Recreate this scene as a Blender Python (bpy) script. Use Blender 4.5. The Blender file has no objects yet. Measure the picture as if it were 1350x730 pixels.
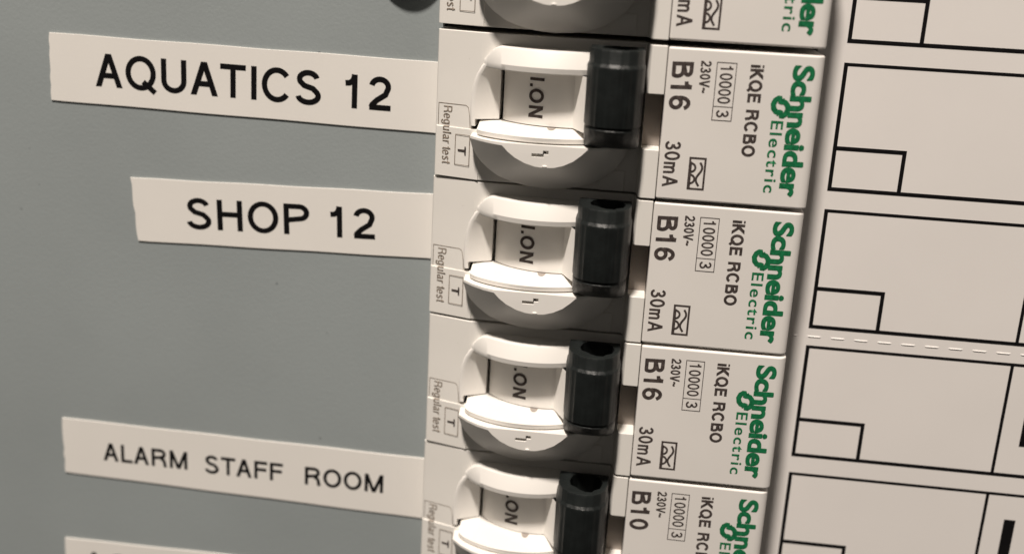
import bpy, bmesh, math, random
from mathutils import Vector, Matrix
random.seed(7)
S = bpy.context.scene
COL = S.collection
MM = 0.001

def P(x, y, z):
    """panel millimetres (x right, y up the panel, z out of the panel) -> world metres"""
    return Vector((x * MM, -z * MM, y * MM))

# ------------------------------------------------------------------ camera
R = ((0.9915785921, 0.0524633890, -0.1184039209),
     (0.0836918546, -0.9573015313, 0.2767118566),
     (-0.0988310131, -0.2842909970, -0.9536304630))      # rows: right, down, forward (panel axes)
def vw(v): return Vector((v[0], -v[2], v[1]))
cr, cu, cb = vw(R[0]), -vw(R[1]), -vw(R[2])
cam = bpy.data.cameras.new('camera')
camo = bpy.data.objects.new('camera', cam); COL.objects.link(camo)
cam.sensor_width = 36.0
cam.lens = 1470.88 / 1350.0 * 36.0
cam.clip_start = 0.005; cam.clip_end = 10.0
mw = Matrix((cr, cu, cb)).transposed().to_4x4()
mw.translation = P(24.524, 9.9155, 130.0705)
camo.matrix_world = mw
cam.dof.use_dof = True
cam.dof.focus_distance = 0.135
cam.dof.aperture_fstop = 14.0
S.camera = camo

# ------------------------------------------------------------------ world and lamp
W = bpy.data.worlds.new('World'); S.world = W; W.use_nodes = True
bgn = W.node_tree.nodes['Background']
bgn.inputs[0].default_value = (1.0, 0.93, 0.84, 1)
bgn.inputs[1].default_value = 0.062
lamp = bpy.data.lights.new('room_lamp', 'POINT')
lamp.energy = 86.0; lamp.color = (1.0, 0.905, 0.815); lamp.shadow_soft_size = 0.05
lo = bpy.data.objects.new('room_lamp', lamp); COL.objects.link(lo)
lo.location = P(-110, 960, 480)
S.view_settings.view_transform = 'Standard'
S.view_settings.look = 'None'
S.view_settings.exposure = 0.0
S.view_settings.gamma = 1.0

# ------------------------------------------------------------------ materials
def mat(name, col, rough=0.5, mottle=0.03, mscale=120, bump=0.0, bscale=3000, spec=0.5, fn=None):
    m = bpy.data.materials.new(name); m.use_nodes = True
    nt = m.node_tree; b = nt.nodes['Principled BSDF']
    b.inputs['Roughness'].default_value = rough
    b.inputs['Specular IOR Level'].default_value = spec
    tc = nt.nodes.new('ShaderNodeTexCoord')
    n = nt.nodes.new('ShaderNodeTexNoise'); n.inputs['Scale'].default_value = mscale; n.inputs['Detail'].default_value = 6
    nt.links.new(tc.outputs['Object'], n.inputs['Vector'])
    mx = nt.nodes.new('ShaderNodeMix'); mx.data_type = 'RGBA'
    mx.inputs[6].default_value = tuple(c * (1 - mottle) for c in col) + (1,)
    mx.inputs[7].default_value = tuple(min(1, c * (1 + mottle)) for c in col) + (1,)
    mr = nt.nodes.new('ShaderNodeMapRange'); mr.inputs[1].default_value = 0.3; mr.inputs[2].default_value = 0.7
    nt.links.new(n.outputs[0], mr.inputs[0]); nt.links.new(mr.outputs[0], mx.inputs[0])
    last = mx.outputs[2]
    if fn: last = fn(nt, tc, last)
    nt.links.new(last, b.inputs['Base Color'])
    n3 = nt.nodes.new('ShaderNodeTexNoise'); n3.inputs['Scale'].default_value = mscale * 3
    nt.links.new(tc.outputs['Object'], n3.inputs['Vector'])
    rr = nt.nodes.new('ShaderNodeMapRange'); rr.inputs[3].default_value = rough * 0.85; rr.inputs[4].default_value = min(1, rough * 1.15)
    nt.links.new(n3.outputs[0], rr.inputs[0]); nt.links.new(rr.outputs[0], b.inputs['Roughness'])
    if bump:
        n2 = nt.nodes.new('ShaderNodeTexNoise'); n2.inputs['Scale'].default_value = bscale; n2.inputs['Detail'].default_value = 3
        nt.links.new(tc.outputs['Object'], n2.inputs['Vector'])
        bp = nt.nodes.new('ShaderNodeBump'); bp.inputs['Strength'].default_value = bump; bp.inputs['Distance'].default_value = 0.00005
        nt.links.new(n2.outputs[0], bp.inputs['Height']); nt.links.new(bp.outputs[0], b.inputs['Normal'])
    return m

def specks(scale, thr, col, amount=0.8):
    def f(nt, tc, last):
        v = nt.nodes.new('ShaderNodeTexVoronoi'); v.inputs['Scale'].default_value = scale; v.inputs['Randomness'].default_value = 1
        nt.links.new(tc.outputs['Object'], v.inputs['Vector'])
        wn = nt.nodes.new('ShaderNodeTexNoise'); wn.inputs['Scale'].default_value = scale * 0.5
        nt.links.new(tc.outputs['Object'], wn.inputs['Vector'])
        mr = nt.nodes.new('ShaderNodeMapRange'); mr.inputs[1].default_value = thr; mr.inputs[2].default_value = thr * 0.45
        mr.inputs[3].default_value = 0; mr.inputs[4].default_value = amount
        nt.links.new(v.outputs['Distance'], mr.inputs[0])
        sep = nt.nodes.new('ShaderNodeSeparateColor'); nt.links.new(v.outputs['Color'], sep.inputs[0])
        g = nt.nodes.new('ShaderNodeMath'); g.operation = 'GREATER_THAN'; g.inputs[1].default_value = 0.62
        nt.links.new(sep.outputs[0], g.inputs[0])
        mu = nt.nodes.new('ShaderNodeMath'); mu.operation = 'MULTIPLY'
        nt.links.new(mr.outputs[0], mu.inputs[0]); nt.links.new(g.outputs[0], mu.inputs[1])
        mx = nt.nodes.new('ShaderNodeMix'); mx.data_type = 'RGBA'; mx.inputs[7].default_value = col + (1,)
        nt.links.new(mu.outputs[0], mx.inputs[0]); nt.links.new(last, mx.inputs[6])
        return mx.outputs[2]
    return f

M_WHITE = mat('cream_plastic', (0.76, 0.735, 0.69), 0.42, 0.025, 90, 0.12, 6000, 0.45, fn=specks(420, 0.045, (0.45, 0.40, 0.33), 0.5))
M_FRONT = mat('label_plastic', (0.745, 0.715, 0.678), 0.48, 0.025, 70, 0.10, 6000, 0.4)
M_TOG = mat('toggle_plastic', (0.775, 0.75, 0.71), 0.42, 0.02, 90, 0.06, 5000, 0.5, fn=specks(500, 0.04, (0.4, 0.34, 0.27), 0.5))
M_BLACK = mat('black_plastic', (0.0085, 0.0106, 0.0104), 0.47, 0.3, 500, 0.35, 2500, 0.34)
def streaks(m):
    nt = m.node_tree; b = nt.nodes['Principled BSDF']
    tc = nt.nodes.new('ShaderNodeTexCoord'); mp = nt.nodes.new('ShaderNodeMapping'); mp.inputs['Scale'].default_value = (3200, 3200, 260)
    n = nt.nodes.new('ShaderNodeTexNoise'); n.inputs['Scale'].default_value = 1.0; n.inputs['Detail'].default_value = 3
    bp = nt.nodes.new('ShaderNodeBump'); bp.inputs['Strength'].default_value = 0.55; bp.inputs['Distance'].default_value = 0.00008
    nt.links.new(tc.outputs['Object'], mp.inputs[0]); nt.links.new(mp.outputs[0], n.inputs['Vector'])
    nt.links.new(n.outputs[0], bp.inputs['Height'])
    old = b.inputs['Normal'].links
    if old: nt.links.new(old[0].from_socket, bp.inputs['Normal'])
    nt.links.new(bp.outputs[0], b.inputs['Normal'])
streaks(M_BLACK)
M_CARD = mat('card_vinyl', (0.75, 0.718, 0.69), 0.42, 0.02, 60, 0.06, 4000, 0.4)
M_TAPE = mat('tape_vinyl', (0.775, 0.748, 0.705), 0.33, 0.02, 70, 0.08, 3000, 0.45)
M_GREY = mat('grey_enamel', (0.284, 0.315, 0.318), 0.46, 0.05, 40, 0.40, 2600, 0.8, fn=lambda nt, tc, last: specks(210, 0.055, (0.15, 0.165, 0.17), 0.45)(nt, tc, specks(150, 0.042, (0.07, 0.08, 0.085), 0.8)(nt, tc, last)))
M_INK = mat('black_ink', (0.006, 0.0055, 0.006), 0.4, 0.2, 800, spec=.2)
M_BROWN = mat('dark_print', (0.060, 0.047, 0.043), 0.5, 0.5, 2500, spec=.25)
M_FAINT = mat('faint_print', (0.25, 0.205, 0.165), 0.5, 0.45, 3000)
M_GREEN = mat('green_print', (0.009, 0.145, 0.055), 0.45, 0.35, 2500, spec=.3)
M_DARK = mat('dark_interior', (0.03, 0.03, 0.03), 0.7)
M_PLUG = mat('dark_rubber', (0.05, 0.055, 0.055), 0.55, 0.15, 300, 0.3, 2500)
M_SLOT_SHADE = mat('slot_shade', (0.31, 0.27, 0.24), 0.5, 0.05, 90)  # cream plastic toned down, shade of the recesses put into the colour

# ------------------------------------------------------------------ object helpers
def link(name, me, m, parent=None, bevel=0, segs=2, smooth=35):
    if m is not None and len(me.materials) == 0: me.materials.append(m)
    o = bpy.data.objects.new(name, me); COL.objects.link(o)
    if parent: o.parent = parent
    if smooth:
        for p in me.polygons: p.use_smooth = True
        me.set_sharp_from_angle(angle=math.radians(smooth))
    if bevel:
        b = o.modifiers.new('bevel', 'BEVEL'); b.width = bevel * MM; b.segments = segs
        b.limit_method = 'ANGLE'; b.angle_limit = math.radians(28); b.harden_normals = True
    return o

class MB:
    def __init__(s): s.v = []; s.f = []
    def face(s, pts):
        i = len(s.v); s.v += [P(*p) for p in pts]; s.f.append(tuple(range(i, i + len(pts))))
    def prism_y(s, prof, y0, y1):
        """closed solid: (x, z) profile extruded along y"""
        n = len(prof); i = len(s.v)
        s.v += [P(x, y0, z) for x, z in prof] + [P(x, y1, z) for x, z in prof]
        s.f.append(tuple(range(i, i + n))); s.f.append(tuple(range(i + 2 * n - 1, i + n - 1, -1)))
        for k in range(n):
            l = (k + 1) % n; s.f.append((i + k, i + n + k, i + n + l, i + l))
    def prism_z(s, prof, z0, z1):
        n = len(prof); i = len(s.v)
        s.v += [P(x, y, z0) for x, y in prof] + [P(x, y, z1) for x, y in prof]
        s.f.append(tuple(range(i, i + n))); s.f.append(tuple(range(i + 2 * n - 1, i + n - 1, -1)))
        for k in range(n):
            l = (k + 1) % n; s.f.append((i + k, i + n + k, i + n + l, i + l))
    def box(s, x0, x1, y0, y1, z0, z1):
        s.prism_z([(x0, y0), (x1, y0), (x1, y1), (x0, y1)], z0, z1)
    def loft(s, rows, closed_ring=False, cap=False):
        """rows of (x,y,z) points, quads between successive rows"""
        i = len(s.v); n = len(rows[0])
        for r in rows: s.v += [P(*p) for p in r]
        m = n if closed_ring else n - 1
        for a in range(len(rows) - 1):
            for k in range(m):
                l = (k + 1) % n
                s.f.append((i + a * n + k, i + a * n + l, i + (a + 1) * n + l, i + (a + 1) * n + k))
        if cap:
            s.f.append(tuple(range(i, i + n))); s.f.append(tuple(i + (len(rows) - 1) * n + k for k in range(n - 1, -1, -1)))
    def mesh(s, name='mesh', merge=True):
        me = bpy.data.meshes.new(name); me.from_pydata(s.v, [], s.f)
        bm = bmesh.new(); bm.from_mesh(me)
        if merge: bmesh.ops.remove_doubles(bm, verts=bm.verts, dist=2e-6)
        bmesh.ops.recalc_face_normals(bm, faces=bm.faces)
        bm.to_mesh(me); bm.free()
        return me

def applied(o):
    """bake an object's modifiers into a plain mesh"""
    dg = bpy.context.evaluated_depsgraph_get(); dg.update()
    me = bpy.data.meshes.new_from_object(o.evaluated_get(dg))
    return me

def cut(me, cutters, m):
    """subtract closed MB solids from a mesh"""
    o = bpy.data.objects.new('part', me); COL.objects.link(o)
    tmp = []
    for c in cutters:
        co = bpy.data.objects.new('cutter', c.mesh()); COL.objects.link(co); tmp.append(co)
        b = o.modifiers.new('cut', 'BOOLEAN'); b.operation = 'DIFFERENCE'; b.solver = 'EXACT'; b.object = co
    r = applied(o)
    for t in tmp + [o]: bpy.data.objects.remove(t)
    return r

def empty(name, loc, label, cat, group=None):
    o = bpy.data.objects.new(name, None); COL.objects.link(o); o.location = loc
    o.empty_display_size = 0.005
    o['label'] = label; o['category'] = cat
    if group: o['group'] = group
    return o

# ------------------------------------------------------------------ lettering (stroke glyphs, cap height 1)
def arc(cx, cy, rx, ry, a0, a1, n=14):
    return [(cx + rx * math.cos(math.radians(a0 + (a1 - a0) * k / n)), cy + ry * math.sin(math.radians(a0 + (a1 - a0) * k / n))) for k in range(n + 1)]

def glyph(ch, w):
    """-> (list of ('s', pts, closed) / ('p', pts), left ink, right ink, advance)"""
    t = w / 2; H = 1.0
    def s(pts, c=False): return ('s', pts, c)
    def par(x0, y0, x1, y1, hw): return ('p', [(x0 - hw, y0), (x0 + hw, y0), (x1 + hw, y1), (x1 - hw, y1)])
    hw = t * 1.1
    if ch == 'A':
        return [par(.02 + hw, 0, .44, 1, hw), par(.86 - hw, 0, .44, 1, hw), s([(.20, .345), (.68, .345)])], .02, .86, .90
    if ch == 'Q' or ch == 'O':
        r = [s(arc(.53, .5, .47 - t, .52 - t, 0, 360, 40)[:-1], True)]
        if ch == 'Q': r.append(s([(.60, .25), (.97, -.06)]))
        return r, .06, 1.0, 1.06
    if ch == 'U':
        return [s([(.10 + t, 1), (.10 + t, .36)] + arc(.49, .36, .39 - t, .38 - t, 180, 360, 16) + [(.88 - t, 1)])], .10, .88, .98
    if ch == 'T':
        return [s([(.03, 1 - t), (.81, 1 - t)]), s([(.42, 1 - w), (.42, 0)])], .03, .81, .84
    if ch in 'Il|':
        return [s([(.13 + t, 0), (.13 + t, 1)])], .13, .13 + w, .39
    if ch == 'i':
        return [s([(.10 + t, 0), (.10 + t, .73)]), s([(.10 + t, .87), (.10 + t, 1)])], .10, .10 + w, .31
    if ch == 'C':
        return [s(arc(.52, .5, .46 - t, .52 - t, 38, 322, 34))], .06, .93, 1.0
    if ch == 'S':
        a = arc(.46, .745, .345 - t, .275 - t, 12, 205, 18) + [(.34, .555), (.46, .52), (.60, .482)] + arc(.46, .265, .385 - t, .285 - t, 32, -172, 22)
        return [s(a)], .06, .86, .93
    if ch == '1':
        return [s([(.40, 0), (.40, 1)]), s([(.12, .735), (.24, .745), (.33, .80), (.375, .90), (.39, 1)])], .12, .40 + t, .774
    if ch == '2':
        return [s(arc(.385, .70, .33 - t, .30 - t, 172, -28, 18) + [(.55, .47), (.30, .30), (.13 + t * .4, .16), (.05 + t, t)] ), s([(.05 + t * .3, t), (.72, t)])], .04, .72, .774
    if ch == '3':
        return [s(arc(.36, .735, .29 - t, .265 - t, 170, -80, 16) + [(.30, .52)]), s([(.30, .52)] + arc(.37, .265, .33 - t, .28 - t, 85, -172, 18))], .04, .70, .774
    if ch == '6':
        return [s(arc(.39, .32, .34 - t, .335 - t, 0, 360, 30)[:-1], True), s(arc(.42, .52, .37 - t, .49 - t, 30, 195, 20))], .05, .73, .774
    if ch == '0':
        return [s(arc(.385, .5, .33 - t, .505 - t, 0, 360, 32)[:-1], True)], .055, .715, .774
    if ch == 'B':
        up = [(.10 + t, 1 - t), (.52, 1 - t)] + arc(.54, .765, .24 - t * .6, .235 - t, 85, -90, 12) + [(.10 + t, .53)]
        lo_ = [(.10 + t, .53), (.54, .53)] + arc(.57, .265, .28 - t * .6, .265, 88, -80, 12)[1:-1] + [(.57, t), (.10 + t, t)]
        lo_ = [(x, max(y, t)) for x, y in lo_]
        return [s([(.10 + t, 0), (.10 + t, 1)]), s(up), s(lo_)], .10, .86, .93
    if ch == 'R' or ch == 'P':
        r = [s([(.10 + t, 0), (.10 + t, 1)]), s([(.10 + t, 1 - t), (.56, 1 - t)] + arc(.58, .72, .27 - t * .6, .28 - t, 88, -88, 12) + [(.10 + t, .44 + t * .3)])]
        if ch == 'R': r.append(s([(.60, .45), (.74, .40), (.80, .28), (.82, .10), (.87, 0)]))
        return r, .10, .88, .93 if ch == 'P' else 1.0
    if ch == 'H':
        return [s([(.10 + t, 0), (.10 + t, 1)]), s([(.88 - t, 0), (.88 - t, 1)]), s([(.10 + t, .53), (.88 - t, .53)])], .10, .88, .98
    if ch == 'L':
        return [s([(.10 + t, 1), (.10 + t, t), (.72, t)])], .10, .72, .77
    if ch == 'M':
        return [s([(.09 + t, 0), (.09 + t, 1)]), s([(1.05 - t, 0), (1.05 - t, 1)]), par(.57, 0, .09 + t, 1, hw), par(.57, 0, 1.05 - t, 1, hw)], .09, 1.05, 1.15
    if ch == 'N':
        return [s([(.10 + t, 0), (.10 + t, 1)]), s([(.88 - t, 0), (.88 - t, 1)]), par(.88 - t, 0, .10 + t, 1, hw * 1.1)], .10, .88, .98
    if ch == 'F' or ch == 'E':
        r = [s([(.10 + t, 0), (.10 + t, 1)]), s([(.10 + t, 1 - t), (.80, 1 - t)]), s([(.10 + t, .53), (.75, .53)])]
        if ch == 'E': r.append(s([(.10 + t, t), (.82, t)]))
        return r, .10, .80, .84 if ch == 'F' else .92
    if ch == 'K':
        return [s([(.10 + t, 0), (.10 + t, 1)]), par(.10 + t, .36, .78, 1, hw * 1.35), par(.84, 0, .38, .56, hw * 1.2)], .10, .90, .93
    if ch == 'V':
        return [par(.44, 0, .02 + hw, 1, hw), par(.44, 0, .86 - hw, 1, hw)], .02, .86, .88
    if ch == '~':
        return [s([(.05, .40), (.15, .50), (.27, .50), (.42, .42), (.54, .42), (.64, .52)])], .05, .64, .75
    if ch == '.':
        return [s([(.12, t), (.12 + w, t)])], .12, .12 + w, .36
    if ch == ' ':
        return [], 0, 0, .39
    if ch == 'm':
        return [s([(.09 + t, 0), (.09 + t, .73)]), s([(.09 + t, .50)] + arc(.33, .53, .24 - t, .21 - t, 175, 0, 10) + [(.57 - t, 0)]),
                s([(.57 - t, .50)] + arc(.79 - t, .53, .24 - t, .21 - t, 175, 0, 10) + [(1.03 - t * 2, 0)])], .09, 1.03, 1.12
    if ch == 'e':
        return [s([(.06 + t, .385), (.69 - t, .385)] + arc(.375, .37, .32 - t, .38 - t, 5, 320, 24))], .05, .70, .77
    if ch == 'g':
        return [s(arc(.35, .37, .30 - t, .38 - t, 0, 360, 24)[:-1], True), s([(.67 - t, .73), (.67 - t, .0)] + arc(.36, .0, .31 - t, .27 - t, 0, -165, 12))], .05, .67, .76
    if ch == 'u':
        return [s([(.08 + t, .73), (.08 + t, .25)] + arc(.345, .25, .265 - t, .26 - t, 180, 300, 10) + [(.66 - t, .22)]), s([(.66 - t, 0), (.66 - t, .73)])], .08, .66, .76
    if ch == 'a':
        return [s(arc(.35, .55, .25 - t, .19 - t, 165, 0, 10) + [(.60 - t, .1), (.68, t * .5)]), s(arc(.32, .21, .26 - t, .22 - t, 0, 360, 18)[:-1], True)], .05, .70, .76
    if ch == 'r':
        return [s([(.09 + t, 0), (.09 + t, .73)]), s([(.09 + t, .46), (.20, .62), (.32, .67), (.43, .67)])], .09, .43, .46
    if ch == 't':
        return [s([(.17 + t, .95), (.17 + t, .12), (.26 + t, t), (.38, t)]), s([(.03, .70), (.37, .70)])], .03, .38, .40
    if ch == 's':
        return [s(arc(.34, .55, .24 - t, .20 - t, 15, 180, 10) + [(.30, .41), (.42, .36)] + arc(.34, .21, .27 - t, .22 - t, 30, -165, 12))], .05, .63, .69
    raise ValueError(ch)

def ribbon(pts, w, closed):
    pts = [p for i, p in enumerate(pts) if i == 0 or math.hypot(p[0] - pts[i - 1][0], p[1] - pts[i - 1][1]) > 1e-4]
    n = len(pts); t = w / 2; L = []; Rr = []
    for i in range(n):
        a = pts[i - 1] if (i > 0 or closed) else None
        b = pts[(i + 1) % n] if (i < n - 1 or closed) else None
        p = pts[i]
        def nrm(u, v):
            dx, dy = v[0] - u[0], v[1] - u[1]; l = math.hypot(dx, dy) or 1e-9
            return (-dy / l, dx / l)
        if a is None: nx, ny = nrm(p, b); k = 1
        elif b is None: nx, ny = nrm(a, p); k = 1
        else:
            n1, n2 = nrm(a, p), nrm(p, b); nx, ny = n1[0] + n2[0], n1[1] + n2[1]
            l = math.hypot(nx, ny) or 1e-9; nx /= l; ny /= l
            k = min(2.2, 1 / max(0.3, nx * n1[0] + ny * n1[1]))
        L.append((p[0] + nx * t * k, p[1] + ny * t * k)); Rr.append((p[0] - nx * t * k, p[1] - ny * t * k))
    return [(L[i], L[(i + 1) % n], Rr[(i + 1) % n], Rr[i]) for i in range(n if closed else n - 1)]

def text_polys(s, w, track=0.0):
    """-> (polygons, ink x0, ink x1)"""
    x = 0; out = []; x0 = None; x1 = 0; lay = 0
    for ch in s:
        pr, l, r, adv = glyph(ch, w)
        if pr:
            if x0 is None: x0 = x + l
            x1 = x + r
        for q in pr:
            lay += 1
            if q[0] == 'p': out.append(([(x + a, b) for a, b in q[1]], lay))
            else:
                for quad in ribbon(q[1], w, q[2]): out.append(([(x + a, b) for a, b in quad], lay))
        x += adv + track
    return out, x0, x1

def lay_text(mb, s, org, dx, up, length, cap, w=0.14, track=0.0, zf=lambda x, y: 0.0, lift=0.02):
    """write s from org along unit dx (ink length given, mm), cap height along up"""
    polys, x0, x1 = text_polys(s, w, track)
    k = length / (x1 - x0)
    for pts, lay in polys:
        q = []
        for a, b in pts:
            u = (a - x0) * k; v = b * cap
            X = org[0] + dx[0] * u + up[0] * v; Y = org[1] + dx[1] * u + up[1] * v
            q.append((X, Y, zf(X, Y) + lift + (lay % 5) * 0.0015))
        mb.face(q)
    return mb

def font_text(s, org, dx, up, length, cap, offset=0.0, zf=lambda x, y: 0.0, lift=0.02, spacing=1.0, capu=0.70):
    cu_ = bpy.data.curves.new('lettering', 'FONT'); cu_.body = s; cu_.offset = offset; cu_.space_character = spacing
    cu_.resolution_u = 6
    o = bpy.data.objects.new('lettering', cu_); COL.objects.link(o)
    me = applied(o); bpy.data.objects.remove(o)
    xs = [v.co.x for v in me.vertices]; x0, x1 = min(xs), max(xs); k = length / (x1 - x0)
    for v in me.vertices:
        u = (v.co.x - x0) * k; h = v.co.y / capu * cap
        X = org[0] + dx[0] * u + up[0] * h; Y = org[1] + dx[1] * u + up[1] * h
        v.co = P(X, Y, zf(X, Y) + lift)
    return me

def frame_lines(mb, x0, x1, y0, y1, w, z, wy=None):
    """rectangular outline, outer size given; four strips butted end to end"""
    wy = wy or w
    def q(a, b, c, d): mb.face([(a, c, z), (b, c, z), (b, d, z), (a, d, z)])
    q(x0, x1, y1, y1 - wy) if y1 > y0 else q(x0, x1, y1, y1 + wy)
    yt, yb = max(y0, y1), min(y0, y1)
    q(x0, x1, yb, yb + wy)
    q(x0, x0 + w, yb + wy, yt - wy); q(x1 - w, x1, yb + wy, yt - wy)

def flat(name, mb, m, parent): return link(name, mb.mesh(merge=False) if isinstance(mb, MB) else mb, m, parent, smooth=0)

DN = (0, -1); RT = (1, 0)          # lettering that runs down the panel has its tops to the right

# ------------------------------------------------------------------ grey cover of the distribution board
def make_cover():
    mb = MB()
    xs = (-240, -0.15, 45.25, 280); ys = (-260, -72.6, 19.0, 190); z0, z1 = -10.2, -9.0
    for i in range(3):
        for j in range(3):
            if i == 1 and j == 1: continue
            for z in (z0, z1):
                mb.face([(xs[i], ys[j], z), (xs[i + 1], ys[j], z), (xs[i + 1], ys[j + 1], z), (xs[i], ys[j + 1], z)])
    def wall(a, b): mb.face([(a[0], a[1], z0), (b[0], b[1], z0), (b[0], b[1], z1), (a[0], a[1], z1)])
    for (x0, x1, y0, y1) in ((xs[0], xs[3], ys[0], ys[3]), (xs[1], xs[2], ys[1], ys[2])):
        xx = [x for x in xs if x0 <= x <= x1]; yy = [y for y in ys if y0 <= y <= y1]
        for a, b in zip(xx, xx[1:]): wall((a, y0), (b, y0)); wall((a, y1), (b, y1))
        for a, b in zip(yy, yy[1:]): wall((x0, a), (x0, b)); wall((x1, a), (x1, b))
    o = link('panel_cover', mb.mesh(), M_GREY, smooth=0); o['kind'] = 'structure'
    mb = MB(); mb.box(-4, 50, -78, 24, -46, -45)
    for (a, b, c, d) in ((-4, -3, -78, 24), (49, 50, -78, 24), (-3, 49, 23, 24), (-3, 49, -78, -77)):
        mb.box(a, b, c, d, -44.99, -10.25)
    o = link('enclosure_interior', mb.mesh(), M_DARK, smooth=0); o['kind'] = 'structure'  # dark box added behind the breakers so the gaps between them stay dark
make_cover()

# ------------------------------------------------------------------ circuit breaker
def zface(x):                       # sloping left part of the front face
    pts = ((0, -5.05), (0.35, -4.85), (5.5, -3.25), (24.3, -3.0), (25.4, -0.3), (45, 0))
    for (a, b), (c, d) in zip(pts, pts[1:]):
        if x <= c: return b + (d - b) * (x - a) / (c - a)
    return 0.0
def dome(x):                        # crest of the upper toggle cheek
    return 0.8 - 9.9 + math.sqrt(max(0, 9.9 ** 2 - (x - 14.0) ** 2))
def lipz(x):
    return 1.75 - 11.3 + math.sqrt(max(0, 11.3 ** 2 - (x - 13.4) ** 2))
def floorz(x):
    return -1.85 - 9.0 + math.sqrt(max(0, 81 - (x - 15.3) ** 2))
Y0, Y1 = -0.11, -17.88

OUTL = [(-3.30, 6.35), (-4.0, 5.65), (-5.0, 5.10), (-6.2, 4.72), (-7.6, 4.50), (-9.0, 4.42), (-10.2, 4.45), (-11.25, 4.55)]
def housing_mesh():
    mb = MB()
    mb.prism_y([(0.0, -40), (0.0, -5.15), (0.12, -4.97), (0.35, -4.87), (5.5, -3.25), (24.75, -3.0), (25.05, -2.8), (25.38, -0.42), (25.62, -0.02), (27.38, -0.02), (27.38, -40)], Y0, Y1)
    me = mb.mesh()
    c1 = MB(); c1.prism_z([(24.15, -3.3)] + [(x + .05, y) for y, x in OUTL] + [(4.62, -12.06), (24.15, -12.06)], -11.0, 2.0)
    c2 = MB(); c2.box(25.30, 27.9, -12.06, -5.66, -3.4, 2.0)
    c3 = MB(); c3.box(24.9, 25.31, -12.055, -5.665, -0.75, 2.0)
    return cut(me, [c1, c2, c3], None)

def plate_mesh():
    mb = MB()
    x0, x1 = 27.46, 45.0
    mb.prism_y([(x0, -40), (x0, 0), (x1 - 1.1, 0), (x1 - .72, -0.06), (x1 - .40, -0.20), (x1 - .18, -0.40), (x1 - .04, -0.72), (x1, -1.1), (x1 + .02, -40)], -0.19, -17.80)
    return mb.mesh()

def guard_mesh():
    """left ring, upper cheek of the toggle opening"""
    mb = MB()
    outl = OUTL
    def row(y, xo):
        ze = zface(xo)
        q = [(xo - .03, y, ze - 0.06), (xo + .08, y, ze + 0.15), (xo + .24, y, ze + 0.25), (xo + .42, y, ze + .27), (xo + .62, y, ze + 0.22)]
        xi = 7.84; z_i = -4.85; zs = ze + 0.22
        for t in (.33, .66, 1.0): q.append((xo + .62 + (xi - xo - .62) * t, y, zs + (z_i - zs) * t ** 1.05))
        q.append((xi + .02, y, -10.5))
        return q
    upper = [row(y, x) for y, x in outl if y > -10.3] + [row(-10.42, 4.46)]
    mb.loft(upper)
    mb.loft([upper[-1], [(p[0], p[1] - .005, -10.5) for p in upper[-1]]])
    lower = [row(y, x)[:5] for y, x in ((-10.42, 4.46), (-10.8, 4.49), (-11.25, 4.55))]
    lower = [q + [(5.25, q[0][1], -10.5)] for q in lower]
    mb.loft(lower)
    mb.loft([lower[-1], [(p[0], p[1] - .02, -10.5) for p in lower[-1]]])
    rows = []
    N = 60
    for k in range(N + 1):
        x = 6.0 + (24.0 - 6.0) * k / N
        z = max(dome(x), -3.02)
        u = min(1, (x - 6.0) / 2.2)
        yo = -3.25 + 1.80 * math.sin(u * math.pi / 2)
        rows.append([(x, yo + .02, -6.05), (x, yo, z - 1.00 * u - .05), (x, yo - .12 * u - .01, z - 0.72 * u), (x, yo - .30 * u - .02, z - 0.62 * u), (x, -3.44, z),
                     (x, -4.02, z - 0.10), (x, -4.10, z - 0.16), (x, -4.14, z - .4), (x, -4.20, -10.5)])
    mb.loft(rows)
    for q in (rows[0], rows[-1]): mb.face(q)
    return mb.mesh()

def toggle_mesh():
    """curved ON window, root of the handle and lower cheek"""
    mb = MB()
    N = 22
    for_y = (-4.1, -6.3, -8.5, -10.50, -10.505)
    rows = []
    for y in for_y:
        r = [(8.22, y, -10.5)]
        for k in range(N + 1):
            x = 8.26 + (16.8 - 8.26) * k / N; r.append((x, y, floorz(x)))
        r += [(17.0, y, floorz(17.0) + .06), (17.2, y, floorz(17.2) + 0.35), (18.35, y, 0.75), (18.6, y, 1.0), (19.4, y, 1.1)]
        if y == -10.505: r = [(p[0], y, -10.5) for p in r]
        rows.append(r)
    mb.loft(rows)
    # lower cheek
    N = 40; rows = []
    for k in range(N + 1):
        x = 5.62 + (20.4 - 5.62) * k / N
        z = lipz(x)
        e = max(0, (x - 18.6)) * 0.25 + max(0, 6.3 - x) * 0.5
        zb = min(-4.4 if x < 8.2 else floorz(min(x, 18)) - 0.25, -2.2)
        y_in = -10.60
        rows.append([(x, -10.58, -10.5), (x, y_in, zb), (x, -11.36, z + .03 - e), (x, -11.88, z - .06 - e), (x, -11.94, z - 0.11 - e), (x, -11.965, z - .25 - e), (x, -11.97, -10.5)])
    mb.loft(rows)
    for r in (rows[0], rows[-1]): mb.face(r)
    return mb.mesh()

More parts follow.
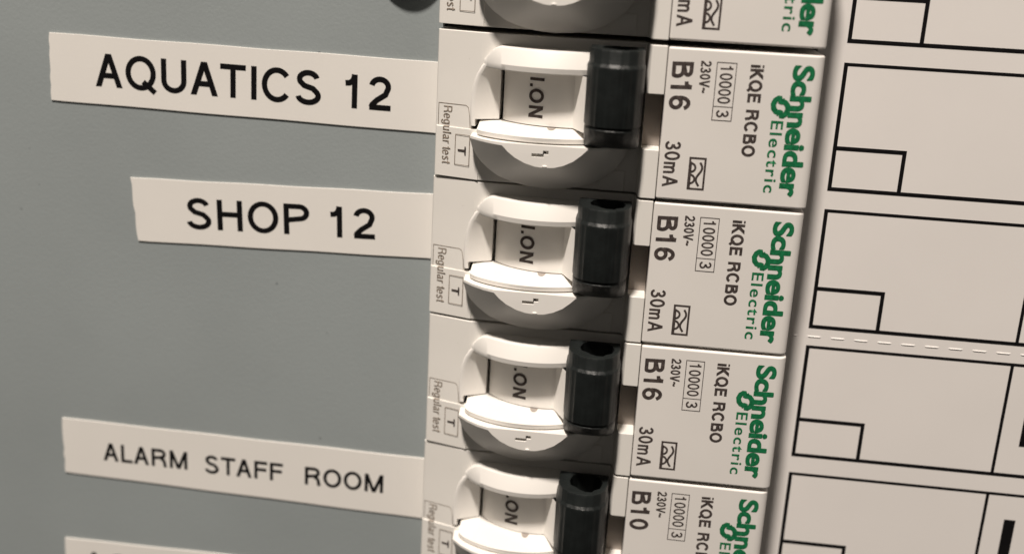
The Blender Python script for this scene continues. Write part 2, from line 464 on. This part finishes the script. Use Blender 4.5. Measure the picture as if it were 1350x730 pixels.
def boss_mesh():
    inner = [(4.95, -12.40, -1.1), (6.3, -12.40, .35), (7.8, -12.42, 1.45), (9.2, -12.45, 2.08), (9.85, -13.10, 2.1), (10.8, -13.80, 2.1), (12.0, -14.36, 2.1), (13.2, -14.67, 2.1), (14.3, -14.75, 2.1),
             (15.4, -14.66, 2.1), (16.5, -14.33, 2.1), (17.6, -13.75, 2.1), (18.5, -12.98, 2.1), (19.1, -12.36, 2.06), (20.8, -12.36, 1.0), (22.4, -12.36, -.4), (23.6, -12.36, -1.6)]
    outer = [(4.8, -12.62), (5.12, -13.6), (5.65, -14.55), (6.35, -15.35), (7.1, -16.0), (8.3, -16.8), (9.9, -17.4), (12, -17.85), (14.3, -18.0),
             (16.5, -17.85), (18.4, -17.45), (20, -16.85), (21.3, -16.0), (22.4, -15.0), (23.1, -14.0), (23.5, -13.2), (23.75, -12.45)]
    n = len(inner)
    ou = [(x, y, -1.9) for x, y in outer]; ob = [(x, y + .03, -3.6) for x, y in outer]
    def mid(t, lift): return [tuple(a + (b - a) * t + (lift if i == 2 else 0) for i, (a, b) in enumerate(zip(p, q))) for p, q in zip(inner, ou)]
    mb = MB()
    mb.loft([inner, mid(.35, .04), mid(.7, .05), ou, ob])
    rim = {k: (inner[k][0], -12.10, inner[k][2]) for k in (0, 1, 2, 3, 13, 14, 15, 16)}
    for k in (0, 1, 2, 13, 14, 15): mb.face([inner[k], inner[k + 1], rim[k + 1], rim[k]])
    mb.face([inner[k] for k in range(3, 14)] + [rim[13], rim[3]])
    bl, br = (4.8, -12.10, -3.6), (23.75, -12.10, -3.6)
    mb.face([rim[k] for k in (0, 1, 2, 3, 13, 14, 15, 16)] + [br, bl])
    for k, c in ((0, bl), (16, br)):
        mb.face([rim[k], inner[k], c]); m2 = mid(.35, .04)[k]; m3 = mid(.7, .05)[k]
        for p, q in ((inner[k], m2), (m2, m3), (m3, ou[k]), (ou[k], ob[k])): mb.face([p, q, c])
    mb.face(ob + [br, bl])
    me = mb.mesh()
    cuts = []
    c = MB(); c.box(12.70, 14.12, -13.50, -13.12, 1.55, 3); cuts.append(c)
    c = MB(); c.box(14.02, 14.66, -13.14, -12.72, 1.55, 3); cuts.append(c)
    return cut(me, cuts, None)

def handle_mesh():
    mb = MB()
    prof = [(18.42, -1.0), (18.42, 1.6), (18.62, 2.9), (19.1, 4.0), (19.9, 4.85), (21.0, 5.3), (22.2, 5.42), (23.3, 5.15), (24.2, 4.45), (24.8, 3.2), (25.08, 1.4), (25.05, -1.0)]
    cx, cz = 21.8, 0.0
    dense = []
    for (xa, za), (xb, zb) in zip(prof, prof[1:]):
        m = 6 if za > 3.9 and zb > 3.9 else (3 if za > 2.5 or zb > 2.5 else 1)
        dense += [(xa + (xb - xa) * j / m, za + (zb - za) * j / m) for j in range(m)]
    prof = dense + [prof[-1]]
    def ring(y, k, kz=1.0):
        if -9.1 < y < -2.5: return [(cx + (x - cx) * k, y, z * k + (.025 * math.sin(x * 9.2) if z > 3.5 else 0)) for x, z in prof]
        return [(cx + (x - cx) * k, y, cz + (z - cz) * (k * kz if z > 0 else 1)) for x, z in prof]
    rows = [ring(-0.55, .90), ring(-0.60, .925), ring(-0.85, .945), ring(-2.12, .945), ring(-2.18, .952), ring(-2.46, .992), ring(-2.52, 1.0), ring(-2.75, .998),
            ring(-5.8, .985), ring(-9.05, .99), ring(-9.14, .985), ring(-9.14, .93), ring(-9.22, .925), ring(-9.50, .962), ring(-9.58, .968), ring(-10.3, .965, .90), ring(-11.0, .96, .72), ring(-11.6, .955, .50), ring(-11.92, .93, .38), ring(-11.96, .90, .30)]
    mb.loft(rows, closed_ring=True, cap=True)
    me = mb.mesh()
    c = MB()
    hole = [(20.0, 1.4), (20.2, 2.6), (20.9, 3.1), (21.4, 3.7), (22.1, 4.15), (22.9, 4.1), (23.2, 3.5), (23.9, 2.9), (24.2, 1.4), (23.8, 0.0), (23.0, -0.75), (21.0, -0.75), (20.3, 0.0)]
    c.prism_y(hole, 1.0, -3.6)
    me = cut(me, [c], None)
    return me

def onz(x, y): return floorz(x) if x < 16.8 else 0

def make_breaker(rating):
    root = empty('circuit_breaker', P(0, 0, 0), '', 'circuit breaker', 'circuit breakers stacked on the board')
    h = link('housing', housing_mesh(), M_WHITE, root, bevel=0.12)
    # test button cap with its print
    mb = MB()
    mb.prism_y([(0.10, -5.2), (0.10, -4.85), (0.35, zface(.35) + .16), (5.75, zface(5.5) + .14), (5.75, -4.0)], -11.70, Y1 + .02)
    tb = link('test_button', mb.mesh(), M_WHITE, root, bevel=0.06)
    zt = lambda x, y: zface(x) + (0.165 if y < -11.7 else 0.0)
    mb = MB()
    def line(a, b, w=0.09):
        for q in ribbon([a, b], w, False): mb.face([(x, y, zt(x, y - 0.0) + .02) for x, y in q])
    for a, b in (((2.70, -12.50), (4.55, -12.50)), ((4.55, -12.50), (4.55, -16.22)), ((4.55, -16.22), (2.70, -16.22)), ((2.70, -16.22), (2.70, -12.50))): line(a, b, .085)
    flat('letter_frame', mb, M_FAINT, tb)
    mb = MB(); lay_text(mb, 'T', (3.05, -13.90), DN, RT, 1.0, 1.05, 0.17, zf=zt); flat('letter', mb, M_BROWN, tb)
    mb = MB()
    for a, b in (((0.32, -8.90), (3.9, -8.90)), ((3.9, -8.90), (4.22, -9.15)), ((4.22, -9.15), (4.42, -10.3)), ((4.42, -10.3), (4.50, -11.55)), ((0.36, -8.92), (0.36, -11.55))):
        for q in ribbon([a, b], .075, False): mb.face([(x, y, zface(x) + .02) for x, y in q])
    flat('seam_line', mb, M_FAINT, h)
    mb = MB(); lay_text(mb, 'Regular test', (1.02, -9.20), DN, RT, 7.05, 1.12, 0.13, zf=zt, lift=.025)
    flat('caution_lettering', mb, M_FAINT, h)
    # raised pad right of the boss
    mb = MB(); mb.box(20.6, 23.6, -17.85, -15.35, -3.2, -2.86)
    link('pad', mb.mesh(), M_WHITE, root, bevel=.06)
    # toggle
    link('toggle_guard', guard_mesh(), M_TOG, root, smooth=24)
    tg = link('toggle', toggle_mesh(), M_TOG, root, smooth=24)
    mb = MB()
    lay_text(mb, 'I.ON', (11.62, -4.88), DN, RT, 4.72, 1.75, 0.20, zf=onz, lift=0.05, track=.02)
    flat('on_lettering', mb, M_BROWN, tg)
    mb = MB(); 
    sl = lambda x, y: floorz(x) - .25 + (lipz(x) + .03 - floorz(x) + .25) * (-10.60 - y) / .76
    pts = [(14.0, -10.63), (14.12, -10.74), (14.35, -10.80), (14.7, -10.80), (14.92, -10.74), (15.05, -10.63)]
    mb.loft([[(x, y + .02, sl(x, y) - .05) for x, y in pts], [(x, y + .03, sl(x, y) + .03) for x, y in pts]], closed_ring=True, cap=True)
    link('notch_shade', mb.mesh(), M_SLOT_SHADE, tg, smooth=0)  # dark sliver standing in for the shade of a small notch in the lip
    hd = link('handle', handle_mesh(), M_BLACK, root, smooth=40)
    mb = MB(); mb.prism_y([(25.0, -3.6), (25.0, -2.9), (27.37, -2.9), (27.37, -3.6)], -5.67, -12.05)
    link('contact_slot', mb.mesh(), M_SLOT_SHADE, root, smooth=0)  # slot floor, its shade painted into the darker plastic
    bo = link('rotary_boss', boss_mesh(), M_TOG, root, bevel=.07, smooth=30)
    mb = MB(); mb.loft([[(14.3 + .34 * math.cos(a * math.pi / 4), -14.56 + .16 * math.sin(a * math.pi / 4), 2.05) for a in range(8)], [(14.3 + .18 * math.cos(a * math.pi / 4), -14.56 + .08 * math.sin(a * math.pi / 4), 2.26) for a in range(8)]], closed_ring=True, cap=True)
    link('index_mark', mb.mesh(), M_TOG, bo, smooth=60)
    # label plate and its print
    pl = link('label_plate', plate_mesh(), M_FRONT, root, bevel=0.26, segs=3)
    mb = MB(); lay_text(mb, rating, (28.02, -1.80), DN, (1, 0.03), 5.42, 2.42, 0.185); flat('rating_lettering', mb, M_BROWN, pl)
    mb = MB(); lay_text(mb, '30mA', (28.05, -10.88), DN, (1, 0.03), 5.38, 1.80, 0.165); flat('current_lettering', mb, M_BROWN, pl)
    mb = MB(); lay_text(mb, '230V~', (31.22, -1.50), DN, (1, .02), 3.62, 1.20, 0.185); flat('voltage_lettering', mb, M_BROWN, pl)
    mb = MB(); lay_text(mb, '10000', (33.45, -1.95), DN, (1, .02), 4.25, 1.45, 0.15); lay_text(mb, '3', (33.48, -6.93), DN, (1, .02), 0.85, 1.42, 0.15)
    frame_lines(mb, 33.0, 35.28, -8.18, -1.54, .09, .02); mb.face([(33.1, -6.52, .02), (35.18, -6.52, .02), (35.18, -6.60, .02), (33.1, -6.60, .02)])
    flat('capacity_lettering', mb, M_BROWN, pl)
    mb = MB(); lay_text(mb, 'iKQE RCBO', (36.80, -1.62), DN, (1, .01), 10.45, 1.50, 0.215); flat('model_lettering', mb, M_BROWN, pl)
    # residual current symbol
    mb = MB()
    frame_lines(mb, 30.95, 32.95, -16.42, -12.56, .24, .02, .23)
    def wave(x, amp, ph, y0, y1, per, w=.19, z=.024):
        pts = []
        n = 26
        for k in range(n + 1):
            t = k / n; pts.append((x + amp * math.sin(ph + t * per), y0 + (y1 - y0) * t))
        for q in ribbon(pts, w, False): mb.face([(a, b, z) for a, b in q])
    wave(32.22, .30, 0.1, -13.15, -15.95, 6.4, .25)
    for c0 in (-13.80, -15.15):
        for q in ribbon(arc(31.16, c0, .58, .52, 84, -84, 12), .24, False): mb.face([(a, b, .026) for a, b in q])
    for q in ribbon([(31.2, -13.1), (31.2, -16.2)], .22, False): mb.face([(a, b, .028) for a, b in q])
    flat('symbol_box', mb, M_BROWN, pl)
    # green maker's print
    pts = None
    for k, (ox, oy) in enumerate(((41.60, -1.46), (41.69, -1.40), (41.60, -1.36))):
        me = font_text('Schneider', (ox, oy), DN, (1, .012), 15.0, 2.10, offset=.026, spacing=.97, capu=.66, lift=.02 + .004 * k)
        if pts is None: pts = me
        else:
            bm = bmesh.new(); bm.from_mesh(pts); bm.from_mesh(me); bm.to_mesh(pts); bm.free()
    link('brand_lettering', pts, M_GREEN, pl, smooth=0)
    me = font_text('Electric', (39.78, -7.75), DN, (1, .01), 8.35, 1.28, offset=.016, spacing=1.2, capu=.66)
    link('brand_lettering', me, M_GREEN, pl, smooth=0)
    mb = MB()
    # emblem: two interlocking hooks that make a ribbon-like S
    cx, cy = 40.62, -6.15
    def st(pts, w, z):
        for q in ribbon(pts, w, False): mb.face([(cx + a, cy + b, z) for a, b in q])
    h1 = [(.02, .96), (-.34, .98), (-.66, .74), (-.84, .28), (-.76, -.20), (-.50, -.52), (-.14, -.66), (.22, -.62)]
    h2 = [(-a, -b) for a, b in h1]
    st(h1, .60, .022); st(h2, .60, .026)
    for sg, z in ((1, .03), (-1, .034)):
        st([(sg * .02, sg * 1.12), (sg * .04, sg * .50)], .14, z); st([(sg * .28, sg * 1.02), (sg * .20, sg * .45)], .14, z + .001)
        st([(sg * -.30, sg * .60), (sg * .05, sg * .46), (sg * .45, sg * .50)], .34, z + .002)
    flat('emblem', mb, M_GREEN, pl)
    return root

proto = make_breaker('B16')
def copy_tree(o, parent=None):
    c = o.copy(); COL.objects.link(c)
    if parent: c.parent = parent
    for ch in list(o.children): copy_tree(ch, c)
    return c
info = [(1, 0.42, 'cream circuit breaker at the top, cut off, above the AQUATICS 12 tape'),
        (0, 0.0, 'B16 circuit breaker level with the AQUATICS 12 tape label'),
        (-1, 0.0, 'B16 circuit breaker level with the SHOP 12 tape label'),
        (-2, 0.0, 'B16 circuit breaker below the SHOP 12 one, beside bare grey cover'),
        (-3, 0.0, 'B10 circuit breaker level with the ALARM STAFF ROOM tape, lowest in the stack')]
brk = []
for k, (n, dy, lab) in enumerate(info):
    o = proto if k == 0 else copy_tree(proto)
    o.location = P((0, .04, -.03, .05, -.04)[k], 18 * n + dy + (0, 0, .03, -.03, .02)[k], (0, .05, -.06, .04, -.05)[k])
    o.rotation_euler = (0, math.radians((0, -.08, .10, -.10, .12)[k]), 0)
    o['label'] = lab; brk.append(o)
# the lowest breaker carries another rating
for ch in brk[-1].children_recursive:
    if ch.name.startswith('rating_lettering'):
        mb = MB(); lay_text(mb, 'B10', (28.02, -1.80), DN, (1, 0.03), 5.42, 2.42, 0.185)
        me = mb.mesh(merge=False); me.materials.append(M_BROWN); ch.data = me

# ------------------------------------------------------------------ tape labels on the grey cover
def make_tape(words, corners, label, w=.14):
    """corners: top-left, top-right, bottom-right, bottom-left"""
    tl, tr, br, bl = corners
    cx = (tl[0] + br[0]) / 2; cy = (tl[1] + br[1]) / 2
    rt = empty('tape_label', P(cx, cy, -9.0), label, 'label', 'printed tape labels naming the circuits')
    outline = []
    n = 36
    for k in range(n): outline.append((tl[0] + (tr[0] - tl[0]) * k / n, tl[1] + (tr[1] - tl[1]) * k / n + 0.03 * math.sin(k * .55) * (0 < k)))
    outline.append(tr); 
    for k in range(n): outline.append((br[0] + (bl[0] - br[0]) * k / n, br[1] + (bl[1] - br[1]) * k / n + 0.025 * math.sin(k * .47 + 1) * (0 < k)))
    m = 9
    for k in range(m): outline.append((bl[0] + (tl[0] - bl[0]) * k / m + random.uniform(-.10, .10) * (0 < k), bl[1] + (tl[1] - bl[1]) * k / m))
    mb = MB(); mb.prism_z([(a - cx, b - cy) for a, b in outline], 0.004, 0.17)
    tp = link('tape', mb.mesh(), M_TAPE, rt, bevel=.04, smooth=0)
    mb = MB()
    for s, org, end, cap in words:
        dx = Vector((end[0] - org[0], end[1] - org[1])); L = dx.length; dx.normalize(); up = (-dx.y, dx.x)
        lay_text(mb, s, (org[0] - cx, org[1] - cy), dx, up, L, cap, w, zf=lambda x, y: 0.17, lift=.012)
    flat('lettering', mb, M_INK, rt)
    return rt

make_tape([('AQUATICS', (-45.6, -10.45), (-15.5, -10.92), 4.27), ('12', (-12.4, -10.98), (-6.49, -11.05), 4.27)],
          [(-51.56, -3.98), (-0.12, -4.50), (-0.12, -13.42), (-51.85, -12.69)], 'white tape label reading AQUATICS 12 on the grey cover', .166)
make_tape([('SHOP', (-33.9, -28.55), (-17.0, -28.14), 4.15), ('12', (-14.15, -28.1), (-8.19, -27.97), 4.15)],
          [(-41.48, -22.24), (-0.12, -21.28), (-0.12, -29.92), (-40.75, -30.85)], 'white tape label reading SHOP 12, the shortest', .166)
make_tape([('ALARM', (-47.42, -64.0), (-34.89, -64.14), 2.75), ('STAFF', (-32.37, -64.30), (-20.88, -64.42), 2.75), ('ROOM', (-17.68, -64.48), (-6.4, -64.60), 2.75)],
          [(-53.34, -58.02), (-0.12, -58.66), (-0.12, -67.90), (-53.40, -66.55)], 'white tape label reading ALARM STAFF ROOM in small letters', .172)
make_tape([('AC', (-51.4, -82.1), (-44.3, -82.1), 2.9)],
          [(-54.13, -77.33), (-0.12, -76.95), (-0.12, -86.0), (-54.2, -86.3)], 'white tape label at the bottom, mostly cut off by the edge', .12)

# ------------------------------------------------------------------ printed card to the right
def make_card():
    rt = empty('label_card', P(45.3, 0, -9.0), 'large white printed card with black ruled boxes right of the breakers', 'card')
    mb = MB(); mb.box(0, 90, -110, 60, 0.004, 0.32)
    link('card_sheet', mb.mesh(), M_CARD, rt, bevel=.05)
    z = .335; X = lambda x: x - 45.3
    for k in range(-1, 5):
        t = -1.40 - 17.9 * k; b = t - 15.6
        mb = MB()
        def q(x0, x1, y0, y1): mb.face([(X(x0), y0, z), (X(x1), y0, z), (X(x1), y1, z), (X(x0), y1, z)])
        x0 = 48.56
        q(x0, 110, t, t - .40); q(x0, 110, b, b + .50); q(x0, x0 + .48, b + .5, t - .4)
        q(74.0, 74.42, b + .5, t - .4)
        flat('printed_box', mb, M_INK, rt)
        mb = MB(); q(x0 + .48, 57.35, t - 10.02, t - 10.54); q(56.86, 57.35, t - 10.54, b + .5)
        flat('corner_box', mb, M_INK, rt)
        mb = MB(); q(76.85, 78.3, t - 3.75, b + 4.4)
        flat('marker_bar', mb, M_INK, rt)
    # perforation between two rows
    for k in range(24):
        a = 46.05 + 2.93 * k - .55; L = 1.95
        mb = MB()
        pr = [(X(a), -35.97), (X(a + .15), -35.88), (X(a + L - .15), -35.88), (X(a + L), -35.97), (X(a + L - .15), -36.09), (X(a + .15), -36.09)]
        i = len(mb.v)
        mb.v += [P(x, y, .31) for x, y in pr] + [P(X(a + .3), -36.0, .41), P(X(a + L - .3), -36.0, .41)]
        mb.f += [(i, i + 1, i + 6), (i + 1, i + 2, i + 7, i + 6), (i + 2, i + 3, i + 7), (i + 3, i + 4, i + 7), (i + 4, i + 5, i + 6, i + 7), (i + 5, i, i + 6)]
        if X(a) > 0: link('perforation', mb.mesh(), M_CARD, rt, smooth=0)
make_card()

# ------------------------------------------------------------------ round dark plug at the top edge
rt = empty('cover_plug', P(-4.35, 7.5, -9.0), 'round dark grey plug at the top edge of the cover', 'plug')
mb = MB()
def ringp(r, z): return [(r * math.cos(2 * math.pi * k / 40), r * math.sin(2 * math.pi * k / 40), z) for k in range(40)]
mb.loft([ringp(4.12, 0.0), ringp(4.12, .7), ringp(3.95, 1.1), ringp(3.4, 1.45), ringp(2.6, 1.55)], closed_ring=True, cap=True)
link('rim', mb.mesh(), M_PLUG, rt, smooth=40)
mb = MB(); mb.box(-2.2, 2.2, -.35, .35, 1.4, 1.75); link('screw_slot', mb.mesh(), M_DARK, rt, bevel=.08)
